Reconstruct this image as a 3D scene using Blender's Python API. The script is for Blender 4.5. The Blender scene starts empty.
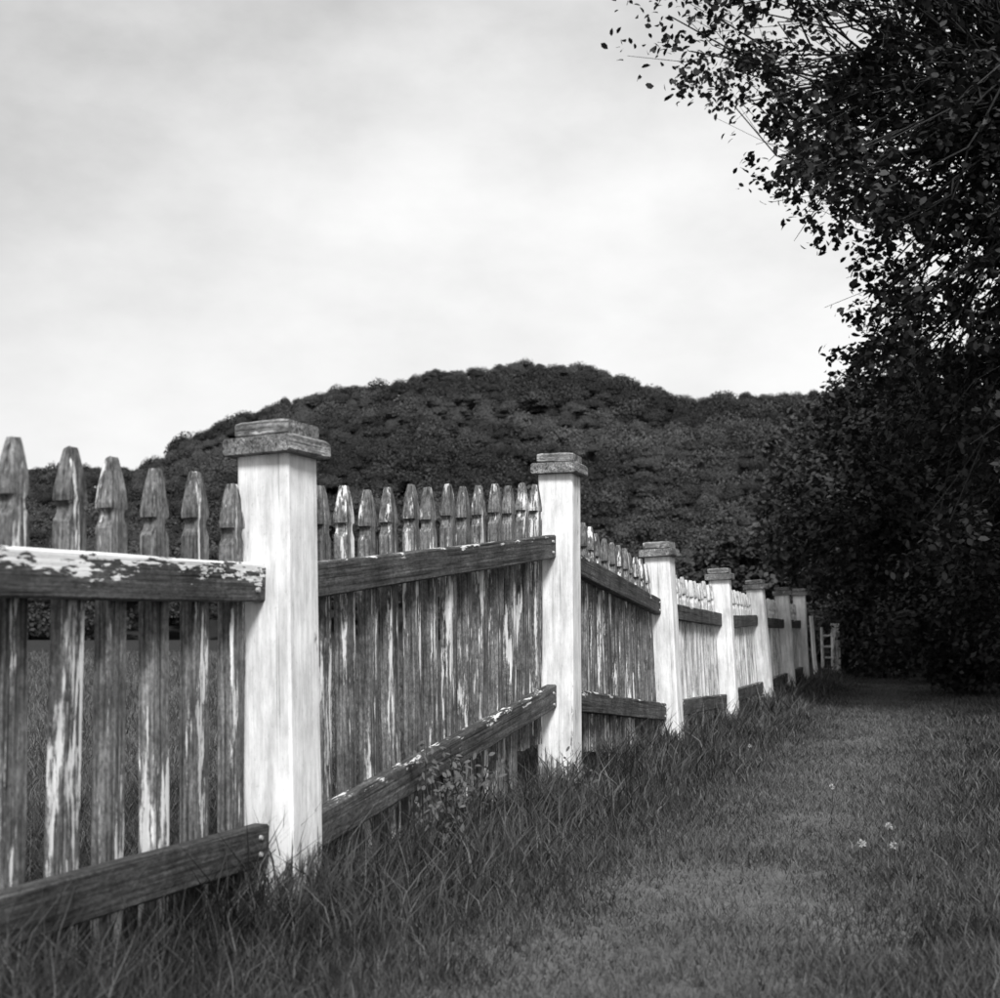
import bpy, bmesh, math, random
import numpy as np
from mathutils import Vector, Matrix, noise

R = math.radians
random.seed(11)
rng = np.random.default_rng(11)
scene = bpy.context.scene
C = scene.collection

# ------------------------------------------------------------------ camera
FPX, HORIZON = 1250.0, 633.0                 # focal length / horizon row of the photograph (1000 px wide)
PITCH = math.atan((HORIZON - 499.0) / FPX)
CAM = Vector((0, 0, 0.72))
cd = bpy.data.cameras.new("camera")
cd.sensor_fit = 'HORIZONTAL'; cd.sensor_width = 36.0
cd.lens = 36.0 * FPX / 1000.0
cd.clip_start = 0.05; cd.clip_end = 5000
cd.dof.use_dof = True; cd.dof.focus_distance = 5.5; cd.dof.aperture_fstop = 5.2
cam = bpy.data.objects.new("camera", cd); C.objects.link(cam)
cam.location = CAM; cam.rotation_euler = (math.pi / 2 + PITCH, 0, 0)
scene.camera = cam

# ------------------------------------------------------------------ sky, sun, exposure
SUN_EL, SUN_AZ = R(48), R(170)               # azimuth clockwise from +Y: high, behind the camera on the right
world = bpy.data.worlds.new("World"); scene.world = world; world.use_nodes = True
wn, wl = world.node_tree.nodes, world.node_tree.links
wn.clear()
wo = wn.new('ShaderNodeOutputWorld'); bg = wn.new('ShaderNodeBackground')
sky = wn.new('ShaderNodeTexSky'); sky.sky_type = 'NISHITA'; sky.sun_disc = False
sky.sun_elevation = SUN_EL; sky.sun_rotation = SUN_AZ
sky.air_density = 1.0; sky.dust_density = 2.5; sky.ozone_density = 1.0
bw = wn.new('ShaderNodeRGBToBW')
tc = wn.new('ShaderNodeTexCoord'); mp = wn.new('ShaderNodeMapping'); mp.inputs['Scale'].default_value = (1.0, 1.0, 1.9)
nz = wn.new('ShaderNodeTexNoise'); nz.inputs['Scale'].default_value = 1.3; nz.inputs['Detail'].default_value = 8
nz.inputs['Roughness'].default_value = 0.58
cr = wn.new('ShaderNodeMapRange'); cr.inputs['From Min'].default_value = 0.18; cr.inputs['From Max'].default_value = 0.84; cr.interpolation_type = 'SMOOTHSTEP'
mixc = wn.new('ShaderNodeMix'); mixc.data_type = 'FLOAT'
mixc.inputs['B'].default_value = 7.6       # thin bright cloud
wl.new(sky.outputs[0], bw.inputs[0])
wl.new(tc.outputs['Generated'], mp.inputs[0]); wl.new(mp.outputs[0], nz.inputs['Vector'])
wl.new(nz.outputs[0], cr.inputs['Value'])
wl.new(cr.outputs[0], mixc.inputs['Factor']); wl.new(bw.outputs[0], mixc.inputs['A'])
wl.new(mixc.outputs[0], bg.inputs['Color'])
bg.inputs['Strength'].default_value = 0.085
wl.new(bg.outputs[0], wo.inputs[0])

sd = bpy.data.lights.new("sun", 'SUN'); sd.energy = 3.0; sd.angle = R(14); sd.color = (1, 1, 1)
sun = bpy.data.objects.new("sun", sd); C.objects.link(sun)
sdir = Vector((math.sin(SUN_AZ) * math.cos(SUN_EL), math.cos(SUN_AZ) * math.cos(SUN_EL), math.sin(SUN_EL)))
sun.rotation_euler = sdir.to_track_quat('Z', 'Y').to_euler()
sun.location = sdir * 50

scene.render.engine = 'CYCLES'
scene.view_settings.view_transform = 'Standard'; scene.view_settings.look = 'None'
scene.view_settings.exposure = 0.75; scene.view_settings.gamma = 1.0
scene.view_settings.use_curve_mapping = False
scene.render.resolution_x = 1024; scene.render.resolution_y = 1022
scene.cycles.max_bounces = 6

# ------------------------------------------------------------------ helpers
def at(px, py, Y):
    """world point seen at photograph pixel (px, py) at world depth Y"""
    x = (px - 500) / FPX; y = (499 - py) / FPX
    dy = math.cos(PITCH) - y * math.sin(PITCH); dz = math.sin(PITCH) + y * math.cos(PITCH)
    s = Y / dy
    return Vector((x * s, Y, CAM.z + dz * s))

def tag(o, label=None, cat=None, group=None, kind=None):
    if label: o['label'] = label
    if cat: o['category'] = cat
    if group: o['group'] = group
    if kind: o['kind'] = kind
    return o

def empty(name, loc):
    o = bpy.data.objects.new(name, None); C.objects.link(o); o.location = loc
    o.empty_display_size = 0.1
    return o

def link(name, me, mat, parent=None, mw=None, smooth=False):
    if mat and not me.materials: me.materials.append(mat)
    if smooth: me.shade_smooth()
    o = bpy.data.objects.new(name, me); C.objects.link(o)
    if parent is not None:
        o.parent = parent
    if mw is not None:
        pm = parent.matrix_basis if parent is not None else Matrix()
        if parent is not None and parent.parent is not None: pm = parent.parent.matrix_basis @ pm
        o.matrix_basis = pm.inverted() @ mw
    return o

def np_mesh(name, verts, faces_flat, n_per, tint=None):
    """fast mesh: verts (n,3), faces (m,n_per)"""
    me = bpy.data.meshes.new(name)
    v = np.ascontiguousarray(verts, dtype=np.float32); f = np.ascontiguousarray(faces_flat, dtype=np.int32)
    me.vertices.add(len(v)); me.vertices.foreach_set('co', v.ravel())
    me.loops.add(f.size); me.loops.foreach_set('vertex_index', f.ravel())
    me.polygons.add(len(f))
    me.polygons.foreach_set('loop_start', np.arange(len(f), dtype=np.int32) * n_per)
    if tint is not None:
        a = me.attributes.new('tint', 'FLOAT', 'FACE'); a.data.foreach_set('value', np.asarray(tint, dtype=np.float32))
    me.update(calc_edges=True)
    return me

def loft(rings, cap=True):
    """rings: list of lists of points, same count -> bmesh"""
    bm = bmesh.new()
    vs = [[bm.verts.new(p) for p in r] for r in rings]
    n = len(rings[0])
    for a, b in zip(vs, vs[1:]):
        for i in range(n):
            bm.faces.new((a[i], a[(i + 1) % n], b[(i + 1) % n], b[i]))
    if cap:
        bm.faces.new(list(reversed(vs[0]))); bm.faces.new(vs[-1])
    bmesh.ops.recalc_face_normals(bm, faces=bm.faces)
    return bm

def to_mesh(bm, name):
    me = bpy.data.meshes.new(name); bm.to_mesh(me); bm.free(); return me

def rect_ring(hx, hy, z, ch, axis='z', jx=0, jy=0):
    """chamfered rectangle ring"""
    p = [(hx - ch, -hy), (hx, -hy + ch), (hx, hy - ch), (hx - ch, hy), (-hx + ch, hy), (-hx, hy - ch), (-hx, -hy + ch), (-hx + ch, -hy)]
    if axis == 'z': return [(a + jx, b + jy, z) for a, b in p]
    return [(z, a + jx, b + jy) for a, b in p]

def nv(x, y, z, s):
    return noise.noise(Vector((x * s, y * s, z * s)))

# ------------------------------------------------------------------ materials (a monochrome place)
class NT:
    def __init__(s, name):
        s.m = bpy.data.materials.new(name); s.m.use_nodes = True
        s.n, s.l = s.m.node_tree.nodes, s.m.node_tree.links
        s.b = s.n['Principled BSDF']; s.out = s.n['Material Output']
    def new(s, t, **k):
        o = s.n.new(t)
        for a, b in k.items(): setattr(o, a, b)
        return o
    def noise(s, vec, scale, detail=4, rough=0.55, w=None):
        o = s.new('ShaderNodeTexNoise'); o.inputs['Scale'].default_value = scale
        o.inputs['Detail'].default_value = detail; o.inputs['Roughness'].default_value = rough
        s.l.new(vec, o.inputs['Vector']); return o.outputs[0]
    def rng(s, val, a, b, c=0.0, d=1.0, smooth=False):
        o = s.new('ShaderNodeMapRange'); o.interpolation_type = 'SMOOTHSTEP' if smooth else 'LINEAR'
        s.l.new(val, o.inputs['Value'])
        for k, v in zip(('From Min', 'From Max', 'To Min', 'To Max'), (a, b, c, d)): o.inputs[k].default_value = v
        return o.outputs[0]
    def math(s, op, a, b):
        o = s.new('ShaderNodeMath', operation=op)
        for i, v in enumerate((a, b)):
            if isinstance(v, (int, float)): o.inputs[i].default_value = v
            else: s.l.new(v, o.inputs[i])
        return o.outputs[0]
    def mix(s, f, a, b):
        o = s.new('ShaderNodeMix', data_type='FLOAT')
        for k, v in (('Factor', f), ('A', a), ('B', b)):
            if isinstance(v, (int, float)): o.inputs[k].default_value = v
            else: s.l.new(v, o.inputs[k])
        return o.outputs[0]
    def mapping(s, vec, scale):
        o = s.new('ShaderNodeMapping'); o.inputs['Scale'].default_value = scale
        s.l.new(vec, o.inputs[0]); return o.outputs[0]
    def coords(s):
        """object coordinates shifted by a random amount for each object"""
        t = s.new('ShaderNodeTexCoord'); i = s.new('ShaderNodeObjectInfo')
        m = s.new('ShaderNodeVectorMath', operation='MULTIPLY_ADD')
        cmb = s.new('ShaderNodeCombineXYZ')
        for k in range(3): s.l.new(i.outputs['Random'], cmb.inputs[k])
        s.l.new(cmb.outputs[0], m.inputs[0]); m.inputs[1].default_value = (37.1, 53.7, 91.3)
        s.l.new(t.outputs['Object'], m.inputs[2])
        return m.outputs[0], t.outputs['Object']
    def bump(s, h, strength, dist):
        o = s.new('ShaderNodeBump'); o.inputs['Strength'].default_value = strength; o.inputs['Distance'].default_value = dist
        s.l.new(h, o.inputs['Height']); s.l.new(o.outputs[0], s.b.inputs['Normal'])

def painted_wood(name, long_axis, thr, wood=(0.05, 0.22), paint=(0.55, 0.82), soft=0.03, top_bias=0.0, base_wear=0.0,
                 patch=(9, 9, 2.4), bumpd=0.004, fine=1.0):
    """grey weathered timber under flaking white paint; thr: higher = less paint"""
    t = NT(name)
    v, ov = t.coords()
    ax = {'x': (4, 130, 130), 'z': (130, 130, 4)}[long_axis]
    pa = patch if long_axis == 'z' else (patch[2], patch[1], patch[0])
    grain = t.noise(t.mapping(v, ax), 1.0, 5, 0.65)
    blot = t.noise(v, 7.0, 5, 0.65)
    speck = t.noise(t.mapping(v, (1, 1, .45) if long_axis == 'z' else (.45, 1, 1)), 130.0, 4, 0.8)
    crack = t.noise(t.mapping(v, (90, 90, 1.6) if long_axis == 'z' else (1.6, 90, 90)), 1.0, 3, 0.5)
    big = t.noise(t.mapping(v, pa), 1.0, 6, 0.62)
    flake = t.noise(t.mapping(v, tuple(a * 5 for a in pa)), 1.0, 3, 0.6)
    mask = t.math('ADD', t.math('MULTIPLY', big, 0.72), t.math('MULTIPLY', flake, 0.28 * fine))
    mask = t.math('ADD', mask, t.math('ADD', t.math('MULTIPLY', grain, 0.10), t.math('MULTIPLY', speck, 0.10)))
    mask = t.math('SUBTRACT', mask, 0.03)
    sep = t.new('ShaderNodeSeparateXYZ'); t.l.new(ov, sep.inputs[0])
    if top_bias:
        mask = t.math('ADD', mask, t.math('MULTIPLY', sep.outputs['Z'], top_bias))
    if base_wear:
        mask = t.math('SUBTRACT', mask, t.rng(sep.outputs['Z'], 0.02, 0.34, base_wear, 0.0, True))
    pm = t.rng(mask, thr - soft, thr + soft, 0, 1, True)
    wcol = t.math('MULTIPLY', t.rng(grain, 0.3, 0.7, wood[0], wood[1]), t.rng(blot, 0.3, 0.7, 0.4, 1.5))
    wcol = t.math('MULTIPLY', wcol, t.math('MULTIPLY', t.rng(speck, 0.36, 0.64, 0.5, 1.5), t.rng(crack, 0.33, 0.42, 0.3, 1.0)))
    dirt = t.noise(t.mapping(v, (25, 25, 4) if long_axis == 'z' else (4, 25, 25)), 1.0, 5, 0.7)
    pcol = t.math('MULTIPLY', t.rng(dirt, 0.28, 0.62, paint[0], paint[1]), t.rng(blot, 0.3, 0.7, 0.78, 1.04))
    col = t.mix(pm, wcol, pcol)
    t.l.new(col, t.b.inputs['Base Color'])
    t.b.inputs['Roughness'].default_value = 0.8
    t.b.inputs['Specular IOR Level'].default_value = 0.25
    pcol = t.math('MULTIPLY', pcol, t.math('MULTIPLY', t.rng(speck, 0.30, 0.42, 0.72, 1.0), t.rng(crack, 0.31, 0.37, 0.62, 1.0)))
    col = t.mix(pm, wcol, pcol); t.l.new(col, t.b.inputs['Base Color'])
    h = t.math('ADD', t.math('MULTIPLY', pm, 0.5), t.math('ADD', t.math('MULTIPLY', grain, 0.5), t.math('ADD', t.math('MULTIPLY', crack, 0.7), t.math('MULTIPLY', speck, 0.25))))
    t.bump(h, 0.8, bumpd)
    return t.m

M = {}
M['post'] = painted_wood('post_paint', 'z', 0.425, wood=(0.08, 0.30), paint=(0.46, 0.84), soft=0.025, base_wear=0.22, patch=(10, 10, 1.6), bumpd=0.003)
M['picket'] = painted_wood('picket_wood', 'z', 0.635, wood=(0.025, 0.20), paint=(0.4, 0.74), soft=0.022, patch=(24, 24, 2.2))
M['picket_lit_paint'] = painted_wood('picket_lit_paint', 'z', 0.55, wood=(0.10, 0.42), paint=(0.45, 0.75), soft=0.09, patch=(24, 24, 2.2))  # paler wood and extra paint stand in for brighter light on far pickets
M['rail_flaking'] = painted_wood('rail_flaking', 'x', 0.755, wood=(0.02, 0.09), paint=(0.55, 0.8), soft=0.015, top_bias=3.2, patch=(24, 24, 6), fine=1.7)
M['rail_bare'] = painted_wood('rail_bare', 'x', 0.83, wood=(0.015, 0.08), paint=(0.5, 0.75), soft=0.02, top_bias=1.5, patch=(24, 24, 7))
M['rail'] = painted_wood('rail_wood', 'x', 0.755, wood=(0.02, 0.10), paint=(0.5, 0.75), soft=0.02, top_bias=2.4, patch=(24, 24, 7))
M['cap'] = painted_wood('cap_wood', 'x', 0.66, wood=(0.06, 0.24), paint=(0.3, 0.5), soft=0.08, patch=(20, 20, 10))
M['old_post'] = painted_wood('old_post', 'z', 0.55, wood=(0.12, 0.34), paint=(0.5, 0.75), soft=0.06, patch=(14, 14, 3))

def leaf_material(name, lo, hi, trans=0.3, scale=0.6, per_crown=False):
    t = NT(name)
    g = t.new('ShaderNodeNewGeometry'); a = t.new('ShaderNodeAttribute'); a.attribute_name = 'tint'
    n = t.noise(g.outputs['Position'], scale, 3, 0.6)
    f = t.math('ADD', t.math('MULTIPLY', a.outputs['Fac'], 0.65), t.math('MULTIPLY', t.rng(n, 0.3, 0.7), 0.35))
    if per_crown:
        ci = t.new('ShaderNodeAttribute'); ci.attribute_type = 'INSTANCER'; ci.attribute_name = 'crown_tint'
        f = t.math('ADD', t.math('MULTIPLY', f, 0.35), t.math('MULTIPLY', ci.outputs['Fac'], 0.65))
    c = t.rng(f, 0.0, 1.0, lo, hi)
    t.l.new(c, t.b.inputs['Base Color']); t.b.inputs['Roughness'].default_value = 0.62
    t.b.inputs['Specular IOR Level'].default_value = 0.3
    tr = t.new('ShaderNodeBsdfTranslucent'); t.l.new(c, tr.inputs['Color'])
    mx = t.new('ShaderNodeMixShader'); mx.inputs[0].default_value = trans
    t.l.new(t.b.outputs[0], mx.inputs[1]); t.l.new(tr.outputs[0], mx.inputs[2]); t.l.new(mx.outputs[0], t.out.inputs['Surface'])
    return t.m
M['leaf'] = leaf_material('leaf', 0.012, 0.05, 0.2)
M['leaf_pale'] = leaf_material('leaf_pale', 0.025, 0.11, 0.25)
M['leaf_dark'] = leaf_material('leaf_dark', 0.008, 0.03, 0.15)
M['forest'] = leaf_material('forest_leaf', 0.004, 0.075, 0.15, 0.05, True)
M['grass'] = leaf_material('grass_blade', 0.009, 0.15, 0.3, 1.6)

def ground_material(name, lo, hi, scale):
    t = NT(name); g = t.new('ShaderNodeNewGeometry')
    a = t.noise(g.outputs['Position'], scale, 6, 0.65); b = t.noise(g.outputs['Position'], 40, 4, 0.7)
    c = t.math('ADD', t.math('MULTIPLY', a, 0.6), t.math('MULTIPLY', b, 0.4))
    t.l.new(t.rng(c, 0.3, 0.7, lo, hi), t.b.inputs['Base Color']); t.b.inputs['Roughness'].default_value = 0.95
    t.b.inputs['Specular IOR Level'].default_value = 0.1
    t.bump(b, 0.7, 0.02)
    return t.m
M['ground'] = ground_material('ground_soil', 0.010, 0.035, 0.9)
M['path'] = ground_material('path_turf', 0.06, 0.16, 1.3)  # worn dry turf, made paler still for light coming between the trees
M['field'] = ground_material('field_hay', 0.06, 0.14, 0.35)
M['hill'] = ground_material('hill_floor', 0.012, 0.03, 0.05)

def bark_material():
    t = NT('bark'); v, ov = t.coords()
    g = t.noise(t.mapping(v, (18, 18, 3)), 1.0, 6, 0.65)
    t.l.new(t.rng(g, 0.3, 0.7, 0.006, 0.022), t.b.inputs['Base Color']); t.b.inputs['Roughness'].default_value = 0.95
    t.bump(g, 1.0, 0.02)
    return t.m
M['bark'] = bark_material()
t = NT('petal'); t.b.inputs['Base Color'].default_value = (0.34, 0.34, 0.34, 1); t.b.inputs['Roughness'].default_value = 0.8; M['petal'] = t.m

# ------------------------------------------------------------------ fence plan
POSTS = [(-1.357, 1.12), (-0.540, 3.20), (0.249, 5.28), (0.985, 7.36), (1.715, 9.48), (2.44, 11.62), (3.15, 13.76), (3.83, 15.92)]
def fence_x(y):
    for (x0, y0), (x1, y1) in zip(POSTS, POSTS[1:]):
        if y <= y1: return x0 + (x1 - x0) * (y - y0) / (y1 - y0)
    (x0, y0), (x1, y1) = POSTS[-2:]
    return x0 + (x1 - x0) * (y - y0) / (y1 - y0)
PX = np.array([p[0] for p in POSTS] + [POSTS[-1][0] + 0.315 * 30]); PY = np.array([p[1] for p in POSTS] + [POSTS[-1][1] + 30])
def ground_z(x, y):
    d = math.hypot(x, y)
    k = max(0.0, 1 - d / 60)
    return k * (0.035 * nv(x, y, 0, 0.7) + 0.018 * nv(x, y, 5, 2.3))

# ------------------------------------------------------------------ ground, path, hill
def build_ground():
    def axis(lim_near, step, far):
        a = [0.0]; s = step
        while a[-1] < far:
            if a[-1] > lim_near: s *= 1.35
            a.append(a[-1] + s)
        return a
    xp = axis(5, 0.22, 1500); xs = [-v for v in reversed(xp[1:])] + xp
    yp = axis(22, 0.22, 2500); ym = axis(3, 0.5, 400); ys = [-v for v in reversed(ym[1:])] + yp
    V = np.array([(x, y, ground_z(x, y)) for y in ys for x in xs])
    nx, ny = len(xs), len(ys)
    F = np.array([(j * nx + i, j * nx + i + 1, (j + 1) * nx + i + 1, (j + 1) * nx + i) for j in range(ny - 1) for i in range(nx - 1)])
    o = link('ground', np_mesh('ground', V, F, 4), M['ground'], smooth=True); o['kind'] = 'structure'
    # mown path beside the fence
    rows = []; ys = np.arange(1.0, 27.0, 0.25)
    for y in ys:
        c = fence_x(y) + 1.05 + 0.25 * nv(0, y, 3, 0.35); w = 0.55 + 0.02 * y
        rows.append([(c + u * w + 0.12 * nv(u, y, 9, 1.4), y) for u in np.linspace(-1, 1, 9)])
    V = np.array([(x, y, ground_z(x, y) + 0.006) for r in rows for x, y in r])
    F = np.array([(j * 9 + i, j * 9 + i + 1, (j + 1) * 9 + i + 1, (j + 1) * 9 + i) for j in range(len(rows) - 1) for i in range(8)])
    o = link('path', np_mesh('path', V, F, 4), M['path'], smooth=True); o['kind'] = 'structure'
build_ground()
def build_field():
    ys = np.concatenate([np.arange(1.5, 30, .4), np.geomspace(30.5, 46, 12)]); us = np.concatenate([np.linspace(0, .14, 26), np.linspace(.16, 1, 14)])
    V = []
    for y in ys:
        e = fence_x(y) - 1.0 + .2 * nv(0, y, 0, .8)
        for u in us:
            x = e + (-90 - e) * u; V.append((x, y, ground_z(x, y) + .012))
    nx = len(us)
    F = np.array([(j * nx + i + 1, j * nx + i, (j + 1) * nx + i, (j + 1) * nx + i + 1) for j in range(len(ys) - 1) for i in range(nx - 1)])
    o = link('field', np_mesh('field', np.array(V), F, 4), M['field'], smooth=True); o['kind'] = 'structure'
build_field()

# skyline of the wooded hill, in photograph pixels
SKYLINE = [(-700, 480), (40, 474), (120, 474), (160, 463), (185, 444), (215, 428), (250, 415), (290, 401), (340, 391), (380, 389), (420, 377), (470, 371), (520, 365),
           (560, 364), (590, 367), (620, 375), (650, 388), (690, 400), (720, 397), (760, 398), (800, 396), (860, 396), (1000, 410), (1300, 430), (1800, 500)]
SX = np.array([s[0] for s in SKYLINE], float); SY = np.array([s[1] for s in SKYLINE], float)
HILL_Y0, HILL_Y1 = 130.0, 360.0
TREE_H = 6.5
def hill_z(x, y):
    """height of the hill floor; the ridge stands HILL_Y1 metres off"""
    px = 500 + FPX * x / (.8 * min(y, HILL_Y1) + .2 * HILL_Y1)
    top = (HORIZON + 9 - np.interp(px, SX, SY)) / FPX * HILL_Y1 * 1.0 + CAM.z - TREE_H
    u = min(1.0, max(0.0, (y - HILL_Y0) / (HILL_Y1 - HILL_Y0)))
    s = u ** 1.15
    if y > HILL_Y1: s = max(0.0, 1 - ((y - HILL_Y1) / 260) ** 1.5)
    n = 3.2 * noise.noise(Vector((x * .022, y * .022, 1.0))) + 1.5 * noise.noise(Vector((x * .06, y * .06, 4.0)))
    return top * s + n * min(1, u * 3) * (1 if y < HILL_Y1 - 40 else max(0, (HILL_Y1 - y) / 40)) - 0.6 * (1 - min(1, u * 30))
def build_hill():
    xs = np.linspace(-330, 330, 150); ys = np.concatenate([np.linspace(HILL_Y0, HILL_Y1, 34), np.linspace(HILL_Y1 + 18, HILL_Y1 + 255, 12)])
    V = np.array([(x, y, hill_z(x, y)) for y in ys for x in xs]); nx = len(xs)
    F = np.array([(j * nx + i, j * nx + i + 1, (j + 1) * nx + i + 1, (j + 1) * nx + i) for j in range(len(ys) - 1) for i in range(nx - 1)])
    o = link('hill', np_mesh('hill', V, F, 4), M['hill'], smooth=True); o['kind'] = 'structure'
build_hill()

# ------------------------------------------------------------------ leaves
def unit(n):
    v = rng.normal(size=(n, 3)); return v / np.linalg.norm(v, axis=1, keepdims=True)

def leaf_quads(P, N, L, W, fold=0.0):
    """diamond leaves at P, facing N (n,3), length L, width W -> verts, faces"""
    n = len(P)
    t = np.cross(N, unit(n)); t /= np.linalg.norm(t, axis=1, keepdims=True) + 1e-9
    b = np.cross(N, t)
    L = np.broadcast_to(np.asarray(L, float), (n,))[:, None]; W = np.broadcast_to(np.asarray(W, float), (n,))[:, None]
    v = np.stack([P - t * L * .5, P + b * W * .5 + N * fold * L - t * L * .08, P + t * L * .5, P - b * W * .5 + N * fold * L - t * L * .08], axis=1).reshape(-1, 3)
    f = np.arange(4 * n).reshape(-1, 4)
    return v, f

def leaf_ovals(P, N, L, W, fold=0.0):
    """six-sided pointed leaves"""
    n = len(P)
    t = np.cross(N, unit(n)); t /= np.linalg.norm(t, axis=1, keepdims=True) + 1e-9
    b = np.cross(N, t)
    L = np.broadcast_to(np.asarray(L, float), (n,))[:, None]; W = np.broadcast_to(np.asarray(W, float), (n,))[:, None]
    e = N * fold * L
    v = np.stack([P - t * L * .5, P - t * L * .22 + b * W * .45 + e, P + t * L * .16 + b * W * .42 + e, P + t * L * .5,
                  P + t * L * .16 - b * W * .42 + e, P - t * L * .22 - b * W * .45 + e], axis=1).reshape(-1, 3)
    return v, np.arange(6 * n).reshape(-1, 6)

# ------------------------------------------------------------------ forest on the hill (reads as one mass)
def build_forest():
    pts = []
    tries = 0
    cell = {}
    while tries < 26000:
        tries += 1
        y = HILL_Y0 + (HILL_Y1 + 14 - HILL_Y0) * random.random() ** 0.8
        px = random.uniform(-60, 1060); x = (px - 500) / FPX * y
        r = (2.3 + 5.0 * random.random() ** 1.7) * (0.8 + 0.2 * y / HILL_Y1)
        k = (int(x // 8), int(y // 8)); ok = True
        for a in (-1, 0, 1):
            for b in (-1, 0, 1):
                for (qx, qy, qr) in cell.get((k[0] + a, k[1] + b), ()):
                    if (qx - x) ** 2 + (qy - y) ** 2 < (0.60 * (r + qr)) ** 2: ok = False
        if not ok: continue
        cell.setdefault(k, []).append((x, y, r)); pts.append((x, y, r))
    NV = 5
    VV, FF, TT, KK, off = [], [], [], [], 0
    for k in range(NV):                                  # five crown shapes of unit radius
        nl = 9
        lobes = unit(nl); lobes[:, 2] = lobes[:, 2] * .8 + .1; lobes *= np.array([.52, .52, .42]) * rng.uniform(.6, 1.1, nl)[:, None]; lr = rng.uniform(.40, .60, nl)
        n = 5200; idx = rng.integers(0, nl, n); d = unit(n); d[:, 2] = np.abs(d[:, 2]) * .7 + d[:, 2] * .3
        P = lobes[idx] + d * lr[idx][:, None] * rng.uniform(.66, 1.10, n)[:, None]
        N = d + .7 * unit(n); N /= np.linalg.norm(N, axis=1, keepdims=True)
        sz = rng.uniform(.05, .11, n)
        v, f = leaf_quads(P, N, sz, sz * .8)
        VV.append(v); FF.append(f + off); TT.append(rng.uniform(0, 1, n)); KK.append(np.full(len(v), k)); off += len(v)
    npt = len(pts)
    PV = []; SC = []; TI = []
    for (x, y, r) in pts:
        h = TREE_H * (random.uniform(0.8, 1.1) + .05 * (r - 3.5)); PV.append((x, y, hill_z(x, y) + h - r * .8)); SC.append(r); TI.append(np.clip(.36 + 1.1 * nv(x, y, 3, .02) + random.uniform(-.4, .55), 0, 1) ** 1.5)
    v = np.concatenate(VV); nt = len(v); f = np.concatenate(FF)
    me = np_mesh('hillside_forest', np.concatenate([v, np.array(PV)]), f, 4, np.concatenate(TT))
    def pattr(name, vals, typ='FLOAT'):
        a = me.attributes.new(name, typ, 'POINT'); a.data.foreach_set('value', np.asarray(vals, dtype=np.float32 if typ == 'FLOAT' else np.int32))
    pattr('shape', np.concatenate(KK + [np.random.default_rng(3).integers(0, NV, npt)]), 'INT')
    pattr('is_site', np.concatenate([np.zeros(nt), np.ones(npt)]).astype(int), 'INT')
    pattr('size', np.concatenate([np.ones(nt), np.array(SC)])); pattr('crown_tint', np.concatenate([np.zeros(nt), np.array(TI)]))
    pattr('turn', np.concatenate([np.zeros(nt), np.random.default_rng(4).uniform(0, 6.28, npt)]))
    o = link('hillside_forest', me, M['forest'])
    g = bpy.data.node_groups.new('plant_crowns', 'GeometryNodeTree')
    g.interface.new_socket('Geometry', in_out='INPUT', socket_type='NodeSocketGeometry'); g.interface.new_socket('Geometry', in_out='OUTPUT', socket_type='NodeSocketGeometry')
    N, Lk = g.nodes, g.links
    gi = N.new('NodeGroupInput'); go = N.new('NodeGroupOutput'); join = N.new('GeometryNodeJoinGeometry')
    def named(nm, typ):
        a = N.new('GeometryNodeInputNamedAttribute'); a.data_type = typ; a.inputs['Name'].default_value = nm; return a.outputs['Attribute']
    def eq(val, k):
        c = N.new('FunctionNodeCompare'); c.data_type = 'INT'; c.operation = 'EQUAL'; Lk.new(val, c.inputs[2]); c.inputs[3].default_value = k; return c.outputs[0]
    sp = N.new('GeometryNodeSeparateGeometry'); sp.domain = 'POINT'; Lk.new(gi.outputs[0], sp.inputs[0]); Lk.new(eq(named('is_site', 'INT'), 1), sp.inputs[1])
    for k in range(NV):
        tp = N.new('GeometryNodeSeparateGeometry'); tp.domain = 'POINT'; Lk.new(sp.outputs[1], tp.inputs[0]); Lk.new(eq(named('shape', 'INT'), k), tp.inputs[1])
        st = N.new('GeometryNodeSeparateGeometry'); st.domain = 'POINT'; Lk.new(sp.outputs[0], st.inputs[0]); Lk.new(eq(named('shape', 'INT'), k), st.inputs[1])
        ip = N.new('GeometryNodeInstanceOnPoints'); Lk.new(st.outputs[0], ip.inputs['Points']); Lk.new(tp.outputs[0], ip.inputs['Instance'])
        Lk.new(named('size', 'FLOAT'), ip.inputs['Scale'])
        cb = N.new('ShaderNodeCombineXYZ'); Lk.new(named('turn', 'FLOAT'), cb.inputs[2]); Lk.new(cb.outputs[0], ip.inputs['Rotation'])
        Lk.new(ip.outputs[0], join.inputs[0])
    Lk.new(join.outputs[0], go.inputs[0])
    md = o.modifiers.new('plant_crowns', 'NODES'); md.node_group = g
    tag(o, 'dense dark woodland covering the rounded hill behind the fence', 'forest', kind='stuff')
    print('forest crowns', npt)
build_forest()

# ------------------------------------------------------------------ fence
fence = empty('picket_fence', (POSTS[1][0], POSTS[1][1], 0))
tag(fence, 'weathered picket fence with flaking white paint and thick capped posts receding along the grass', 'fence')

def post_mesh(h, half, seed):
    rings = []
    n = 18
    for i in range(n + 1):
        z = -0.06 + (h + 0.06) * i / n
        k = 0.0022
        rings.append(rect_ring(half + k * nv(seed, z, 0, 3.1), half + k * nv(seed, z, 7, 3.7), z, 0.006, 'z', k * nv(seed, z, 3, 2.2), k * nv(seed, z, 5, 2.2)))
    return to_mesh(loft(rings), 'post')

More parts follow.
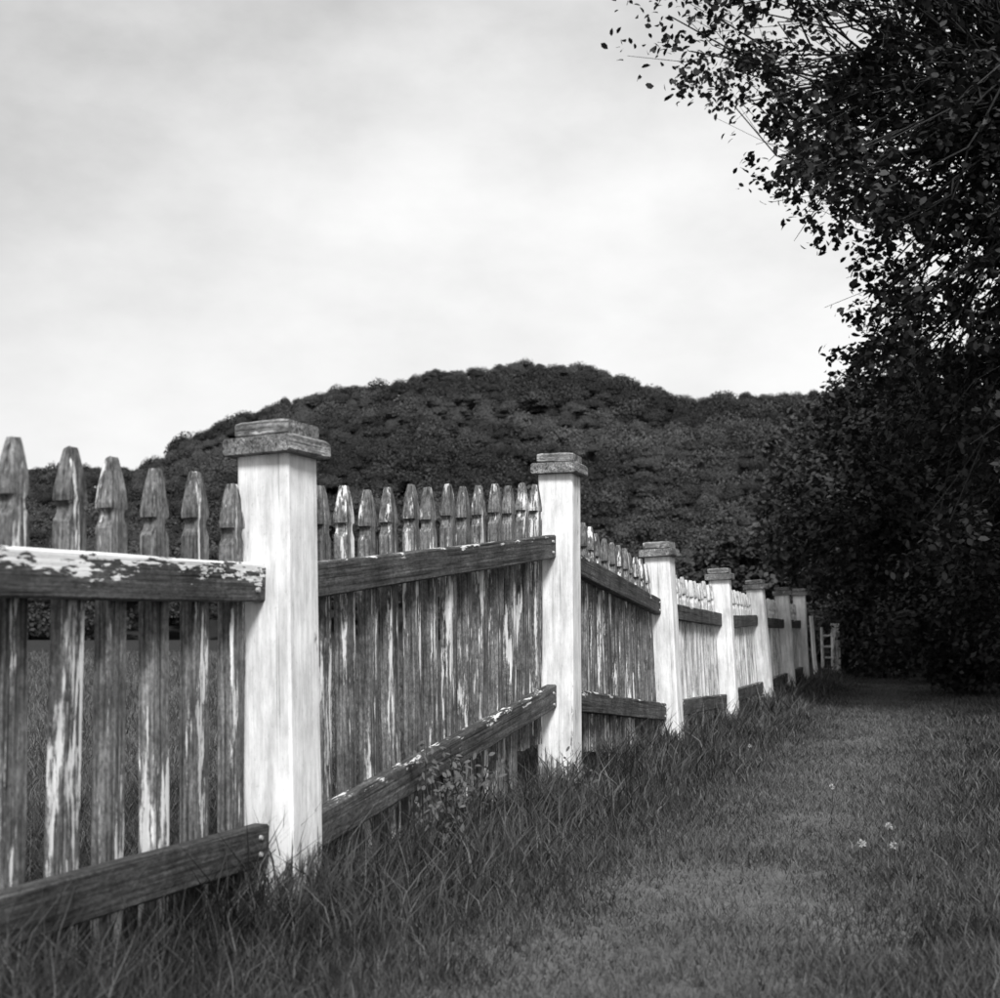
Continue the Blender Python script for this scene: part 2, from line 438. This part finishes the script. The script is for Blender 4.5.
def slab_mesh(hx, hz, z0, seed, ch=0.006):
    rings = []; n = 8; k = 0.0028
    for i in range(n + 1):
        x = -hx + 2 * hx * i / n
        e = 0.004 if i in (0, n) else 0
        rings.append([(x, a, b + hz + z0) for _, a, b in rect_ring(hx - e + k * nv(seed, x, 0, 14), hz - e * .7 + k * .7 * nv(seed, x, 4, 16), x, ch, 'x', 0, k * .5 * nv(seed, x, 8, 9))])
    return to_mesh(loft(rings), 'cap')

LEANS = [0, 1.7, -0.2, 2.2, 2.5, 3.6, 2.6, 1.4]
TOPS = [1.27, None, None, None, None, None, None, None]
TOP_PX = [None, (267, 420), (555, 453), (663, 541.5), (722, 568), (757, 579.5), (785, 587), (798, 588.5)]
post_objs = []
def seg_angle(i):
    (x0, y0), (x1, y1) = POSTS[i], POSTS[i + 1]
    return math.atan2(y1 - y0, x1 - x0)
post_frames = []
for i, (x, y) in enumerate(POSTS):
    a = seg_angle(0) if i == 0 else seg_angle(i - 1) if i == len(POSTS) - 1 else 0.5 * (seg_angle(i - 1) + seg_angle(i))
    a += [0, 0.0, 0.05, -0.02, 0.03, -0.03, 0.02, 0][i]
    top = TOPS[i] if TOPS[i] else at(*TOP_PX[i], y - 0.07).z
    mw = Matrix.Translation((x, y, ground_z(x, y))) @ Matrix.Rotation(R(-LEANS[i]), 4, 'Y') @ Matrix.Rotation(a, 4, 'Z')
    post_frames.append(mw)
    hb = top - ground_z(x, y) - 0.088
    p = link('post', post_mesh(hb, 0.075, i * 3.3), M['post'], fence, mw)
    if i == 2: p['label'] = 'tallest white post, pushed up out of line with its neighbours'
    if i == 1: p['label'] = 'nearest white post with thick grey cap'
    turn = Matrix.Rotation(R(random.uniform(-1.5, 1.5)), 4, 'Z')
    mc = mw @ Matrix.Translation((0, 0, hb)) @ turn
    s1 = link('cap', slab_mesh(0.102, 0.0235, 0.0, i * 7 + 1), M['cap'], p, mc)
    s2 = link('cap', slab_mesh(0.079, 0.0205, 0.0475, i * 7 + 4), M['cap'], p, mc @ Matrix.Rotation(math.pi / 2, 4, 'Z'))

# pickets: lofted spear-headed square-edged staves, four shapes shared
PH = 1.06
def picket_mesh(var, mat='picket', foot=0.0):
    W, T = 0.0305, 0.0205
    prof = [(foot, 1, 1), (0.25, 1, 1), (0.5, 1, 1), (0.72, 1, 1), (PH - .175, 1, 1), (PH - .154, .99, 1), (PH - .146, .84, 1), (PH - .137, .67, .98), (PH - .127, .61, .96),
            (PH - .119, .62, .97), (PH - .113, .70, 1), (PH - .111, .97, 1.02), (PH - .10, 1.0, 1.03), (PH - .07, .88, .93), (PH - .035, .66, .78), (PH - .005, .46, .56), (PH, .40, .48)]
    rings = []
    for z, w, th in prof:
        j = 0.0022
        hw = W * w + j * nv(var, z, 1, 9); ht = T * th + j * .5 * nv(var, z, 2, 9)
        rings.append(rect_ring(hw, ht, z, min(0.004, hw * .3), 'z', 0.004 * nv(var, z, 6, 1.6), 0.003 * nv(var, z, 8, 1.6)))
    # ragged foot
    rings[0] = [(a, b, c + 0.02 * nv(var, a * 40, b, 3)) for a, b, c in rings[0]]
    rings[-1] = [(a, b, c + 0.004 * nv(var * 3.1, a * 60, b * 60, 1.3)) for a, b, c in rings[-1]]
    me = to_mesh(loft(rings), 'picket'); me.materials.append(M[mat]); return me
PM = [picket_mesh(k * 5.7 + 1) for k in range(6)]
PM_LONG = [picket_mesh(k * 6.3 + 30, foot=-.22) for k in range(5)]
PM_PALE = [picket_mesh(k * 4.1 + 60, 'picket_lit_paint') for k in range(4)]

def rail_mesh(L, h, th, seed):
    rings = []; n = 16; k = 0.003
    for i in range(n + 1):
        x = -L / 2 + L * i / n
        rings.append(rect_ring(th / 2 + k * .6 * nv(seed, x, 0, 3), h / 2 + k * nv(seed, x, 4, 3.5), x, 0.005, 'x', 0.004 * nv(seed, x, 7, 1.1), 0.004 * nv(seed, x, 9, 1.3)))
    return to_mesh(loft(rings), 'rail')

bm = bmesh.new(); bmesh.ops.create_cone(bm, cap_ends=True, segments=8, radius1=.0068, radius2=.0050, depth=.008, matrix=Matrix.Rotation(math.pi / 2, 4, 'X')); NAIL = to_mesh(bm, 'nail_head')
t = NT('rusty_nail'); t.b.inputs['Base Color'].default_value = (.30, .30, .30, 1); t.b.inputs['Metallic'].default_value = .2; t.b.inputs['Roughness'].default_value = .6; M['nail'] = t.m
# (top rail centre at start, end), (bottom rail start, end), (picket tip start, end)  heights above ground
G = CAM.z
SECT = [((.088 + G, .127 + G), (-.516 + G, -.512 + G), (.372 + G, .376 + G)),
        ((.128 + G, .360 + G), (-.535 + G, -.258 + G), (.380 + G, .625 + G)),
        ((.325 + G, .150 + G), (-.275 + G, -.452 + G), (.545 + G, .400 + G)),
        ((.140 + G, .098 + G), (-.445 + G, -.500 + G), (.355 + G, .365 + G)),
        ((.085 + G, .118 + G), (-.490 + G, -.492 + G), (.350 + G, .360 + G)),
        ((.105 + G, .100 + G), (-.490 + G, -.480 + G), (.350 + G, .350 + G)),
        ((.100 + G, .110 + G), (-.480 + G, -.470 + G), (.350 + G, .360 + G))]
for i, ((t0, t1), (b0, b1), (k0, k1)) in enumerate(SECT):
    p0 = Vector((*POSTS[i], 0)); p1 = Vector((*POSTS[i + 1], 0)); d = p1 - p0; L = d.length; d.normalize()
    nrm = Vector((d.y, -d.x, 0))                       # towards the path
    ang = math.atan2(d.y, d.x)
    clear = L - 0.15
    def lean_at(f, z):
        a = math.tan(R(-LEANS[i])) * (1 - f) + math.tan(R(-LEANS[i + 1])) * f
        return Vector((a * z, 0, 0))
    for which, (h0, h1) in (('top', (t0, t1)), ('bottom', (b0, b1))):
        a = p0 + d * 0.068 + lean_at(0, h0) + Vector((0, 0, h0)) + nrm * -0.0145
        b = p1 - d * 0.068 + lean_at(1, h1) + Vector((0, 0, h1)) + nrm * -0.0145
        e = (b - a); le = e.length; e.normalize()
        side = Vector((0, 0, 1)).cross(e).normalized(); up = e.cross(side)
        mw = Matrix((e, side, up)).transposed().to_4x4(); mw.translation = (a + b) / 2
        m = M['rail_flaking'] if (i == 0 and which == 'top') else M['rail_bare'] if i == 0 else M['rail']
        rl = link('rail', rail_mesh(le, 0.096, 0.045, i * 11 + (which == 'top') * 5), m, fence, mw)
        if i < 3:
            for q in (-1, 1):
                for zz in (-.022, .024):
                    link('nail_head', NAIL, M['nail'], rl, mw @ Matrix.Translation((q * (le / 2 - .045 - .006 * random.random()), -.0262, zz + random.uniform(-.005, .005))))
    n = 14 if i < 3 else 15
    for k in range(n):
        f = (k + 0.5) / n
        z = k0 + (k1 - k0) * f - PH + random.uniform(-.010, .008)
        if i > 2: z += random.uniform(-.008, .008)
        w = p0 + d * (0.075 + clear * f + [.008, 0, 0, 0, 0, 0, 0][i] + random.uniform(-.003, .003)) + nrm * (-0.058 + random.uniform(-.002, .002)) + lean_at(f, 0.5) * 1.0
        w.z = z
        tilt = -(LEANS[i] * (1 - f) + LEANS[i + 1] * f) + random.uniform(-.4, .4)
        mw = Matrix.Translation(w + lean_at(f, -0.5)) @ Matrix.Rotation(R(tilt), 4, 'Y') @ Matrix.Rotation(ang + (math.pi if random.random() < .5 else 0) + R(random.uniform(-2, 2)), 4, 'Z')
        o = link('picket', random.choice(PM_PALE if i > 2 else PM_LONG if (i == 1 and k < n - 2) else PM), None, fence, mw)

# ------------------------------------------------------------------ things past the end of the fence
def stave(name, h, hx, hy, mat, seed):
    rings = [rect_ring(hx * (1 - .12 * q), hy * (1 - .12 * q), -0.05 + (h + .05) * q, min(hx, hy) * .2, 'z', .008 * nv(seed, q, 0, 3), .006 * nv(seed, q, 4, 3)) for q in np.linspace(0, 1, 9)]
    return to_mesh(loft(rings), name)
w = at(816, 662, 18.0)
st = link('garden_stake', stave('garden_stake', (w - at(813, 597, 18)).length * 1.05, .028, .028, M['post'], 2.0), M['post'], None,
          Matrix.Translation((w.x, w.y, ground_z(w.x, w.y))) @ Matrix.Rotation(R(-3), 4, 'Y'))
tag(st, 'thin pale leaning stake standing alone just past the last capped post', 'stake')
gl = at(836, 660, 19.5); gate = empty('garden_gate', (gl.x, gl.y, ground_z(gl.x, gl.y)))
tag(gate, 'small grey gate with crossbars half hidden by shrubs beyond the fence end', 'gate')
base = Matrix.Translation(gate.location)
link('gate_post', stave('gate_post', .86, .065, .06, M['old_post'], 5.0), M['old_post'], gate, base)
link('stile', stave('stile', .80, .022, .02, M['old_post'], 8.0), M['old_post'], gate, base @ Matrix.Translation((-.20, .03, 0)))
for k in range(4):
    rm = rail_mesh(.17, .03, .02, k * 2.0)
    link('crossbar', rm, M['old_post'], gate, base @ Matrix.Translation((-.11, .03, .16 + .17 * k)))

# ------------------------------------------------------------------ trees
def tube(path, radii, sides=7):
    """path: list of Vectors -> (verts, quads)"""
    V, F = [], []
    prev = None
    for i, p in enumerate(path):
        q = (path[min(i + 1, len(path) - 1)] - path[max(i - 1, 0)]).normalized()
        a = q.cross(Vector((0.31, 0.87, 0.2))).normalized(); b = q.cross(a)
        for k in range(sides):
            c = 2 * math.pi * k / sides
            V.append(tuple(p + (a * math.cos(c) + b * math.sin(c)) * radii[i]))
        if i:
            o = (i - 1) * sides
            for k in range(sides): F.append((o + k, o + (k + 1) % sides, o + sides + (k + 1) % sides, o + sides + k))
    return V, F

def limb(p, q, r0, r1, sag, steps=6, sides=6):
    path = []
    for i in range(steps + 1):
        u = i / steps
        w = p.lerp(q, u) + Vector((nv(p.x + u * 2, q.y, 1, .9), nv(p.y + u * 2, q.x, 2, .9), nv(q.z + u * 2, q.x, 3, .9))) * (q - p).length * .24 * math.sin(u * math.pi)
        w.z += sag * math.sin(u * math.pi)
        path.append(w)
    return tube(path, [r0 + (r1 - r0) * (i / steps) for i in range(steps + 1)], sides), path

def make_tree(name, label, cat, base, trunk_h, trunk_r, clusters, leaves_per, leaf_len, leaf_w, mat, group=None, droop=0.25, twig_r=.006, limbs=None, spread=1.0, tint=(0, 1), ovals=False):
    """clusters: list of (Vector centre, radius) in world space"""
    root = empty(name, base); tag(root, label, cat, group)
    base = Vector(base); inv = -np.array(base)
    V, F = [], []
    def add(vf):
        o = len(V); V.extend(vf[0]); F.extend(tuple(i + o for i in f) for f in vf[1])
    fork = base + Vector((0, 0, trunk_h))
    vf, tp = limb(base + Vector((0, 0, -.15)), fork, trunk_r * 1.25, trunk_r * .7, 0, 8, 9); add(vf)
    # main limbs towards the mean of groups of clusters
    cl = sorted(clusters, key=lambda c: math.atan2(c[0].y - base.y, c[0].x - base.x))
    nl = limbs or max(3, int(len(cl) ** .5)); nodes = []
    for k in range(nl):
        grp = cl[k * len(cl) // nl:(k + 1) * len(cl) // nl]
        if not grp: continue
        mean = sum((c[0] for c in grp), Vector()) / len(grp)
        st = tp[random.randint(max(1, len(tp) // 2), len(tp) - 1)]
        vf, lp = limb(st, mean, trunk_r * .5, trunk_r * .12, .15, 8, 6); add(vf)
        for c, r in grp:
            s = min(lp[3:], key=lambda w: (w - c).length)
            vf, bp = limb(s, c, max(twig_r * 1.5, trunk_r * .05), twig_r, .05, 4, 4); add(vf)
            for q in range(3):
                e = c + Vector((random.uniform(-1, 1), random.uniform(-1, 1), random.uniform(-1, .5))) * r * .8
                vf, _ = limb(bp[random.randint(2, 4)], e, twig_r, twig_r * .4, 0, 2, 3); add(vf)
    link('trunk', np_mesh('trunk', np.array(V) + inv, np.array(F), 4), M['bark'], root, Matrix.Translation(base), True)
    PP, NN = [], []
    for c, r in clusters:
        n = int(leaves_per * random.uniform(.6, 1.4))
        # little sprays inside the cluster
        ns = max(3, n // 9); sc = np.array(c) + unit(ns) * (rng.uniform(0, 1, ns) ** .55)[:, None] * r * np.array([1, 1, .75])
        idx = rng.integers(0, ns, n)
        P = sc[idx] + rng.normal(size=(n, 3)) * r * .17 * spread
        N = unit(n) * .8 + np.array([0, 0, .75]) + (P - np.array(c)) / r * .5; N /= np.linalg.norm(N, axis=1, keepdims=True)
        PP.append(P); NN.append(N)
    P = np.concatenate(PP); N = np.concatenate(NN); s = rng.uniform(.65, 1.25, len(P))
    v, f = (leaf_ovals if ovals else leaf_quads)(P + inv, N, leaf_len * s, leaf_w * s, .10)
    tn = np.clip(rng.uniform(tint[0], tint[1], len(P)), 0, 1)
    link('crown', np_mesh('crown', v, f, f.shape[1], tn), mat, root, Matrix.Translation(base))
    return root

def blob(c, rad, n, cr, shell=.5):
    """cluster centres in an uneven ellipsoid"""
    out = []
    c = Vector(c)
    for _ in range(n):
        d = Vector(rng.normal(size=3)).normalized(); u = random.random() ** (1 / 3 * shell * 2)
        k = 1 + .28 * nv(d.x * 1.0 + c.x, d.y + c.y, d.z, 1.8)
        p = Vector((d.x * rad[0], d.y * rad[1], d.z * rad[2])) * u * k + c
        if p.z < .25: p.z = .25 + random.random() * .3
        out.append((p, cr * random.uniform(.7, 1.3)))
    return out

# big tree leaning over the path from the right
def photo_px(p):
    q = Vector(p) - CAM; c, n = math.cos(PITCH), math.sin(PITCH)
    dep = q.y * c + q.z * n; up = -q.y * n + q.z * c
    return 500 + FPX * q.x / dep, 499 - FPX * up / dep
EDGE = [(-60, 640), (40, 655), (60, 690), (105, 700), (130, 745), (190, 778), (215, 815), (245, 858), (290, 858), (320, 862), (345, 860), (380, 812), (430, 850), (600, 900)]
def inside(c, m=0):
    x, y = photo_px(c); return x > np.interp(y, [e[0] for e in EDGE], [e[1] for e in EDGE]) + m
cl = blob((6.6, 10.6, 6.2), (5.6, 3.6, 4.9), 850, .42, .75) + blob((4.3, 9.9, 5.0), (2.6, 2.0, 2.8), 380, .36, .8) + blob((5.3, 11.6, 2.9), (2.3, 1.8, 1.5), 130, .40, .8)
cl = [c for c in cl if c[0].y > 8.4 and inside(c[0], 12) and not (c[0].x < 4.2 and c[0].z > 7.0)]
make_tree('overhanging_tree', 'large leafy tree hanging over the path at upper right', 'tree', (7.6, 11.2, 0), 2.8, .26, cl, 84, .074, .047, M['leaf_dark'], limbs=26, ovals=True, spread=.85)

BACK = [  # px, top py, Y, width m, material, name, label
    (838, 400, 34, 2.0, 'leaf_pale', 'lighter leafed tree rising just past the far end of the fence'),
    (878, 372, 27, 2.0, 'leaf', 'tall dark tree standing above the small gate and shrubs'),
    (915, 345, 22, 2.7, 'leaf', 'dark tree filling the background between path end and right edge'),
    (985, 330, 17, 2.4, 'leaf_dark', 'dark tree closest to the right edge behind the path'),
    (772, 530, 44, 2.0, 'leaf', 'low rounded tree above the fifth and sixth capped posts'),
    (722, 545, 48, 1.9, 'leaf', 'small bushy tree directly behind the fourth capped post'),
]
for (px, py, Y, rw, mt, lab) in BACK:
    tpz = at(px, py, Y); h = tpz.z; b = at(px, 640, Y)
    cl = blob((b.x, Y, h * .54), (rw, rw * .8, h * .46), 170, .55 * rw / 2.6, .6)
    make_tree('leafy_tree', lab, 'tree', (b.x, Y, -.05), h * .4, .05 * rw, cl, 150, .15 * Y / 30 + .02, .10 * Y / 30 + .012, M[mt], 'trees at the end of the path', limbs=7, twig_r=.012)

SHRUBS = [(850, 600, 21, 1.0, 'leaf_pale', 'pale leafy shrub beside the small gate'),
          (885, 590, 20, 1.1, 'leaf', 'rounded shrub at the middle of the path end'),
          (930, 570, 17.5, 1.3, 'leaf_dark', 'dark shrub on the right where the path ends'),
          (985, 540, 14, 1.2, 'leaf_dark', 'dark shrub at the right edge of the view'),
          (800, 612, 22, .9, 'leaf', 'low shrub seen between the last two capped posts')]
for (px, py, Y, rw, mt, lab) in SHRUBS:
    h = at(px, py, Y).z; b = at(px, 640, Y)
    cl = blob((b.x, Y, h * .5), (rw, rw * .9, h * .5), 60, .34, .6)
    make_tree('shrub', lab, 'shrub', (b.x, Y, -.03), .3, .04, cl, 150, .085, .05, M[mt], 'shrubs at the end of the path', limbs=6, twig_r=.006)

# ------------------------------------------------------------------ grass
def grass_field(name, label, n, ylim, height_fn, wscale, xlim_fn, seed, tint_fn=None):
    r = np.random.default_rng(seed)
    y = ylim[0] * (ylim[1] / ylim[0]) ** (r.random(n) ** .95)
    lo, hi = xlim_fn(y)
    x = lo + (hi - lo) * r.random(n)
    fx = np.interp(y, PY, PX); dist = x - fx
    # clumps
    cl = np.array([nv(a, b, 2, 2.1) for a, b in zip(x, y)]); c2 = np.array([nv(a, b, 8, 6.5) for a, b in zip(x, y)])
    h = height_fn(dist, y, cl, c2, r)
    keep = h > .008
    x, y, h, dist, cl, c2 = (q[keep] for q in (x, y, h, dist, cl, c2)); n = len(x)
    z = np.array([ground_z(a, b) for a, b in zip(x, y)])
    ang = r.uniform(0, 2 * np.pi, n); bend = r.uniform(.15, .75, n) * h
    w = wscale * r.uniform(.6, 1.3, n) * (y / 3.0) ** .75
    dx, dy = np.cos(ang), np.sin(ang); fa = r.uniform(0, np.pi, n); wx, wy = np.cos(fa), np.sin(fa)
    base = np.stack([x, y, z - .01], 1); wv = np.stack([wx * w, wy * w, np.zeros(n)], 1) * .5
    bv = np.stack([dx * bend, dy * bend, np.zeros(n)], 1); up = np.stack([np.zeros(n), np.zeros(n), h], 1)
    mid = base + bv * .28 + up * .55; tip = base + bv + up * r.uniform(.82, 1.0, n)[:, None]
    V = np.stack([base - wv, base + wv, mid + wv * .8, mid - wv * .8, tip], 1).reshape(-1, 3)
    o = np.arange(n)[:, None] * 5
    # quads + tris expressed as triangles
    F = np.concatenate([o + np.array([[0, 1, 2]]), o + np.array([[0, 2, 3]]), o + np.array([[3, 2, 4]])], 1).reshape(-1, 3)
    tint = np.clip((r.random(n) ** 4.0) * 1.0 + .13 * cl + (tint_fn(dist, y) if tint_fn else 0), 0, 1)
    me = np_mesh(name, V, F, 3, np.repeat(tint, 3))
    ob = link(name, me, M['grass']); tag(ob, label, 'grass', kind='stuff')
    print(name, n)
    return ob

def view_x(y): return np.maximum(-.47 * y - .3, np.interp(y, PY, PX) - 1.6), .47 * y + .3
def meadow_h(d, y, cl, c2, r):
    path = np.exp(-((d - 1.05) / .52) ** 2)
    near = np.exp(-np.abs(d - .05) / .30)
    h = (.085 + .11 * near + .035 * cl + .03 * c2) * r.uniform(.55, 1.25, len(d)) * (1 - .70 * path)
    h = np.where(d < -.12, .16 * r.uniform(.5, 1.3, len(d)), h)
    return h
grass_field('grass', 'dark shaggy grass carpeting the ground along the fence', 250000, (1.9, 26), meadow_h, .0042, view_x, 5,
            lambda d, y: .30 * np.exp(-((d - 1.05) / .5) ** 2))  # paler blades along the path: worn turf plus painted-in light
def tall_h(d, y, cl, c2, r):
    ok = (r.random(len(d)) < np.clip(.5 + 1.2 * cl, .05, 1))
    return np.where(ok, r.uniform(.14, .36, len(d)) * (1 - .5 * np.clip(d / .5, 0, 1)), 0)
grass_field('tall_grass', 'longer uncut grass growing at the foot of the fence', 15000, (2.0, 20), tall_h, .0048,
            lambda y: (np.interp(y, PY, PX) - .25, np.interp(y, PY, PX) + .42), 9, lambda d, y: .55 * (np.random.default_rng(2).random(len(d)) > .86))

grass_field('meadow_grass', 'pale hay meadow seen through the gaps of the fence', 70000, (3.0, 45), lambda d, y, cl, c2, r: np.where(d < -.9, (.05 + .012 * y ** .5) * r.uniform(.5, 1.6, len(d)) * (1 + .6 * cl), 0), .0045,
            lambda y: (-.47 * y - .3, np.minimum(.06 * y, np.interp(y, PY, PX) - .9)), 33, lambda d, y: .30 + 0 * d)
grass_field('short_grass', 'short cropped turf on the worn strip beside the fence', 90000, (2.2, 22), lambda d, y, cl, c2, r: r.uniform(.018, .055, len(d)) * (1 + .4 * cl), .0036,
            lambda y: (np.interp(y, PY, PX) + .40, np.interp(y, PY, PX) + 1.75), 21, lambda d, y: .58 + 0 * d)  # tint raised for dry turf and the light lying on the path

# ------------------------------------------------------------------ weeds and flowers
def weed(px, Y, h, nleaf, lab, dz=0):
    x = fence_x(Y) + dz; b = Vector((x, Y, ground_z(x, Y)))
    root = empty('weed', b); tag(root, lab, 'weed', 'weeds along the fence')
    base = np.array([0, 0, 0.])
    for s in range(3):
        e = Vector((random.uniform(-.14, .14), random.uniform(-.14, .14), h * random.uniform(.7, 1)))
        (V, F), path = limb(Vector((random.uniform(-.02, .02), random.uniform(-.02, .02), -.02)), e, .004, .0015, .0, 6, 4)
        st = link('stem', np_mesh('stem', np.array(V), np.array(F), 4), M['grass'], root)
        n = nleaf; u = rng.uniform(.25, 1, n)
        P = np.array([path[int(q * 6)] for q in u]) + rng.normal(size=(n, 3)) * .03
        N = unit(n) * .7 + np.array([.2, -.3, .7]); N /= np.linalg.norm(N, axis=1, keepdims=True)
        v, f = leaf_ovals(P, N, rng.uniform(.016, .038, n), rng.uniform(.007, .015, n), .12)
        link('foliage', np_mesh('foliage', v, f, 6, rng.uniform(.4, 1, n)), M['grass'], root)
weed(0, 3.85, .40, 70, 'leafy weed climbing over the low rail right of the nearest post', .12)
weed(0, 4.15, .46, 90, 'bushy weed covering the low rail midway between the two nearest posts', .10)
weed(0, 5.05, .26, 20, 'small weed at the left foot of the tallest post', .10)
for (px, py, lab) in [(750, 757, 'pale flower head nearest the third capped post'), (832, 806, 'pale flower head in the middle of the lighter turf'),
                      (889, 848, 'pale flower head nearest the right edge'), (862, 866, 'pale flower head in the right foreground, left of another'), (894, 868, 'lowest pale flower head on the right')]:
    Y = CAM.z * FPX / (py - HORIZON); w = at(px, py, Y)
    root = empty('clover_flower', (w.x, Y, ground_z(w.x, Y))); tag(root, lab, 'flower', 'clover flowers in the turf')
    V, F = tube([Vector((0, 0, 0)), Vector((.004, 0, .04)), Vector((.003, .004, .075))], [.0015, .0013, .001], 4)
    link('stem', np_mesh('stem', np.array(V), np.array(F), 4), M['grass'], root)
    n = 46; d = unit(n); v, f = leaf_quads(d * .009 + np.array([.003, .004, .08]), np.cross(d, unit(n)) + .2 * d, .012, .005)
    link('blossom', np_mesh('blossom', v, f, 4), M['petal'], root)

n_tri = sum(sum(len(p.vertices) - 2 for p in o.data.polygons) if len(o.data.polygons) < 3000 else len(o.data.loops) - 2 * len(o.data.polygons) for o in C.objects if o.type == 'MESH')
print('triangles', n_tri)
